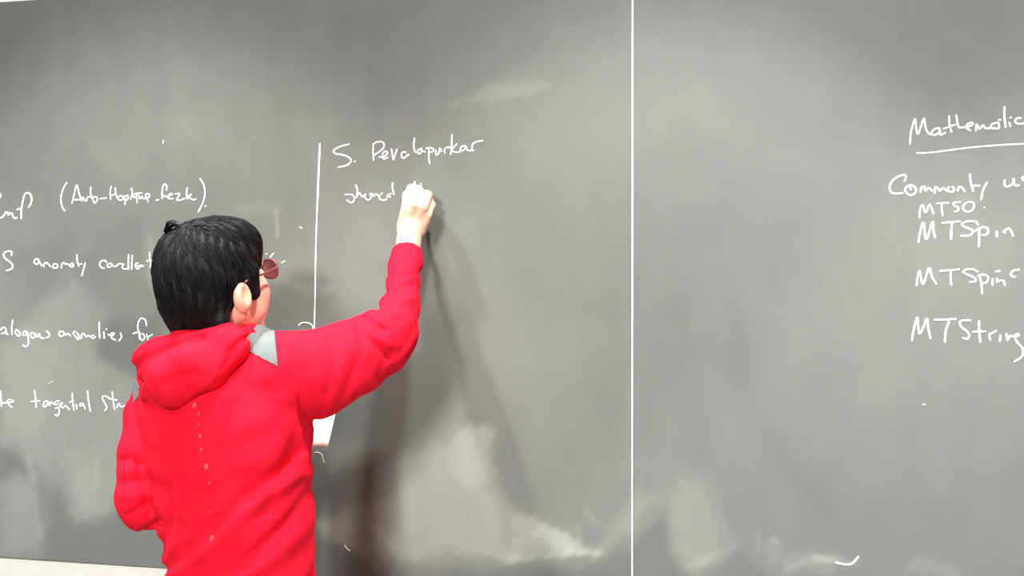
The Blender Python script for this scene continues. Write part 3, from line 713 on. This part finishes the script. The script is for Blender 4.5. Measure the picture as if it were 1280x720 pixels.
# hood hanging down the back, with collar ring
def hood_sdf(G):
    d = chain(G, [(P(189, 452, -.468), .036), (P(236, 442, -.500), .040), (P(280, 432, -.500), .036)], .02)
    d = su(d, chain(G, [(P(200, 460, -.492), .037), (P(217, 475, -.520), .047), (P(258, 458, -.528), .037), (P(290, 432, -.508), .027)], .02), .028)
    d = su(d, cone(G, P(240, 450, -.535), P(222, 470, -.53), .036, .036), .02)
    # collar around the neck
    pts = [(P(227, 434, -.45), .024), (P(252, 424, -.478), .026), (P(284, 422, -.480), .024), (P(308, 424, -.455), .020), (P(318, 429, -.415), .018), (P(318, 437, -.365), .018), (P(297, 446, -.335), .018), (P(262, 448, -.325), .020), (P(226, 444, -.345), .024), (P(217, 442, -.395), .022), (P(227, 434, -.45), .024)]
    d = su(d, chain(G, pts, .008), .012)
    return d
h = .0034; c = P(245, 450, -.43); lo = c - np.array([.16, .15, .12]); G = grid(lo, c + np.array([.15, .15, .10]), h)
X, Y, Z = G; D = hood_sdf(G); nr = np.abs(D) < .02
px, py, dep = proj(X[nr], Y[nr], Z[nr]); disp = np.zeros(px.shape); bk = 1 / (1 + np.exp((Y[nr] + .44) / .012))
for pts, amp, w in [([(166,462),(185,448),(215,436),(250,424)], .0085, 7), ([(205,480),(225,470),(246,466)], .0050, 6), ([(285,440),(300,425),(318,417)], .0045, 3), ([(276,462),(292,440),(305,425)], .005, 3.5),
 ([(240,495),(262,478),(280,455)], -.004, 6), ([(180,420),(220,412),(260,414)], -.003, 8), ([(200,500),(190,480),(180,468)], .003, 6), ([(270,430),(255,450),(262,470)], .003, 9)]:
    disp += bk * amp * np.exp(-(line_d(px, py, pts) / w) ** 2)
disp += .001 * np.sin(X[nr] * 70 + Z[nr] * 50)
D[nr] += disp.astype(np.float32)
D = ss(D, cone(G, NECK + [0, 0, -.03], NECK + HF @ np.array([0, -.005, .12]), .0565, .060), .006)
Vd, Fd = nets(D, lo, h); link('hood', mesh_np('hood', Vd, Fd), M_red, hoodie, True)

# grey shoulder patches: cloth pieces cut by straight seams, lying on the hoodie
def patch(poly):
    me = hoodie.data; bm = bmesh.new(); bm.from_mesh(me); bm.normal_update()
    cx_ = sum(p[0] for p in poly) / len(poly); cy_ = sum(p[1] for p in poly) / len(poly)
    rr = max(math.hypot(p[0] - cx_, p[1] - cy_) for p in poly) + 12
    kill = []
    for v in bm.verts:
        q = proj(*v.co)
        if math.hypot(q[0] - cx_, q[1] - cy_) > rr or v.normal.dot(Vector(CAM) - v.co) < -.1: kill.append(v)
    bmesh.ops.delete(bm, geom=kill, context='VERTS')
    for (a, b2) in zip(poly, poly[1:] + poly[:1]):
        wa, wb = P(a[0], a[1], -.4), P(b2[0], b2[1], -.4)
        n = np.cross(wa - CAM, wb - CAM); c0 = P(cx_, cy_, -.4)
        if np.dot(n, c0 - CAM) > 0: n = -n
        bmesh.ops.bisect_plane(bm, geom=bm.verts[:] + bm.edges[:] + bm.faces[:], plane_co=Vector(CAM), plane_no=Vector(n).normalized(), clear_outer=True)
    bm.normal_update()
    for v in bm.verts: v.co += v.normal * .0012
    bmesh.ops.solidify(bm, geom=bm.faces[:], thickness=.001)
    o = from_bm('shoulder_patch', bm, M_grey, hoodie, True); o['label'] = 'pale grey patch'
    return o
patch([(300, 434), (322, 405), (342, 405), (347, 458)])
patch([(164, 468), (168, 470), (174, 484), (172.5, 496), (167, 504)])
from mathutils.bvhtree import BVHTree
bm = bmesh.new(); bm.from_mesh(hoodie.data); bv = BVHTree.FromBMesh(bm); bm.free()
for (a, b2, r) in ((243, 507, 3.2), (248, 517, 2.2), (249, 531, 1.6), (250, 545, 2.2), (251, 562, 1.8), (257, 584, 3.6), (261, 604, 1.8), (262, 640, 1.6), (264, 673, 3.6)):
    d = Vector(P(a, b2, -.4) - CAM).normalized(); hit, nn, _, dist = bv.ray_cast(Vector(CAM), d)
    if hit is None: continue
    bm = bmesh.new(); bmesh.ops.create_uvsphere(bm, u_segments=12, v_segments=6, radius=r / 700)
    bmesh.ops.scale(bm, vec=(1, 1.15, .16), verts=bm.verts)
    bmesh.ops.transform(bm, matrix=Matrix.Translation(hit) @ nn.to_track_quat('Z', 'Y').to_matrix().to_4x4(), verts=bm.verts)
    from_bm('back_dot', bm, M_dot, hoodie, True)

# ---- trousers and shoes
hx, hy = P(301, 790, -.44)[0], -.44
def leg_pts(s):
    r = TF[:, 0] * .088 * s; f = TF[:, 1]
    return [(np.array([hx, hy, .90]) + r, .088), (np.array([hx, hy, .80]) + r, .090), (np.array([hx, hy, .50]) + r * 1.15 + f * .01, .064), (np.array([hx, hy, .10]) + r * 1.3 - f * .015, .055)]
def tr_sdf(G):
    d = None
    for s in (-1, 1):
        c = chain(G, leg_pts(s), .02); d = c if d is None else su(d, c, .02)
    X, Y, Z = G; d = d + .002 * np.sin(Z * 70 + X * 30) * (Z < .3)
    return sint(sint(d, .045 - Z, .004), Z - .93, .01)
h = .010; lo = np.array([hx - .25, hy - .2, .02]); G = grid(lo, (hx + .25, hy + .2, .97), h)
Vj, Fj = nets(tr_sdf(G), lo, h); link('trousers', mesh_np('trousers', Vj, Fj), M_jean, person, True)
for s in (-1, 1):
    a = leg_pts(s)[-1][0]; f = TF[:, 1]; h = .005
    def sh(G): 
        d = chain(G, [(a * [1, 1, 0] + [0, 0, .055] - f * .03, .036), (a * [1, 1, 0] + [0, 0, .05] + f * .07, .036), (a * [1, 1, 0] + [0, 0, .042] + f * .15, .03)], .02)
        d = su(d, cone(G, a * [1, 1, 0] + [0, 0, .06], a * [1, 1, 0] + [0, 0, .11], .036, .038), .02); return sint(d, .018 - G[2], .004)
    lo = a * [1, 1, 0] + np.array([-.16, -.14, 0.002]); G = grid(lo, lo + np.array([.32, .38, .16]), h)
    v, f_ = nets(sh(G), lo, h); so = link('shoe', mesh_np('shoe', v, f_), M_shoe, person, True)
    def sl_(G):
        Z0 = (G[0], G[1], G[2] * 0 + .03)
        d = chain(Z0, [(a * [1, 1, 0] + [0, 0, .03] - f * .03, .040), (a * [1, 1, 0] + [0, 0, .03] + f * .07, .042), (a * [1, 1, 0] + [0, 0, .03] + f * .15, .035)], .02)
        return sint(sint(d, G[2] - .022, .003), .0008 - G[2], .002)
    lo = a * [1, 1, 0] + np.array([-.16, -.14, -.009]); G = grid(lo, lo + np.array([.32, .38, .04]), .004)
    v, f_ = nets(sl_(G), lo, .004); link('sole', mesh_np('sole', v, f_), M_sole, so, True)

# ------------------------------------------------------------------ chalk stick and sheet
a, b2 = P(514.5, 239, -.032), P(517.5, 231.5, -.0012); d = Vector(b2 - a)
bm = bmesh.new(); bmesh.ops.create_cone(bm, segments=16, radius1=.0048, radius2=.0042, depth=d.length, cap_ends=True)
bmesh.ops.bevel(bm, geom=[e for e in bm.edges], offset=.0006, segments=1, affect='EDGES')
bmesh.ops.transform(bm, matrix=d.to_track_quat('Z', 'Y').to_matrix().to_4x4(), verts=bm.verts)
o = from_bm('chalk_stick', bm, M_chalk); o.location = (a + b2) / 2
tag(o, 'short stick of white chalk pinched in the raised right hand against the board', 'chalk')

bm = bmesh.new(); TR, BR = P(419, 500, -.150), P(409.5, 558, -.175)
TR = BR + (TR - BR) / np.linalg.norm(TR - BR) * .20 + np.array([0, .02, 0])
side = P(300, 562, -.190) - BR; side = side / np.linalg.norm(side) * .15
n1_, n2_ = 12, 10; vs = []
for i in range(n1_ + 1):
    for j in range(n2_ + 1):
        u, v = i / n1_, j / n2_
        p = BR + side * u + (TR - BR) * v + np.array([0, .010 * math.sin(u * math.pi) + .006 * math.sin(v * 2.5), 0]); vs.append(bm.verts.new(p))
for i in range(n1_):
    for j in range(n2_):
        k = i * (n2_ + 1) + j; bm.faces.new((vs[k], vs[k + 1], vs[k + n2_ + 2], vs[k + n2_ + 1]))
bmesh.ops.recalc_face_normals(bm, faces=bm.faces); bmesh.ops.solidify(bm, geom=bm.faces[:], thickness=.0006)
o = from_bm('paper_sheet', bm, M_paper, None, True)
tag(o, 'white paper sheet held low in front of the body, peeking out below the raised arm', 'paper')

# ------------------------------------------------------------------ ceiling fixtures (above the frame)
def fixture(name, loc, sx, sy, label, grp=None):
    r = empty(name, loc); tag(r, label, 'light', grp)
    for nm, m, z, s, t in (('housing', M_metal, .058, 1.0, .040), ('diffuser', M_em, .033, .94, .010)):
        bm = bmesh.new(); box_bm(bm, (loc[0], loc[1], loc[2] + z), (sx * s, sy * s, t), .004); from_bm(nm, bm, m, r)
fixture('ceiling_panel_light', KEY, .95, .95, 'square ceiling light panel far behind the camera, facing the chalkboard joint')
fixture('ceiling_panel_light', (3.2, -6.2, 3.12), .95, .95, 'added square fill light panel to the right behind the camera')  # unseen housing for the added fill lamp
for w, t in zip(WASH, ('leftmost of', 'second from the left of', 'middle one of', 'second from the right of', 'rightmost of')):
    fixture('wall_washer', w, .16, .16, 'small square downlight, ' + t + ' the five above the chalkboard', 'downlights above the chalkboard')
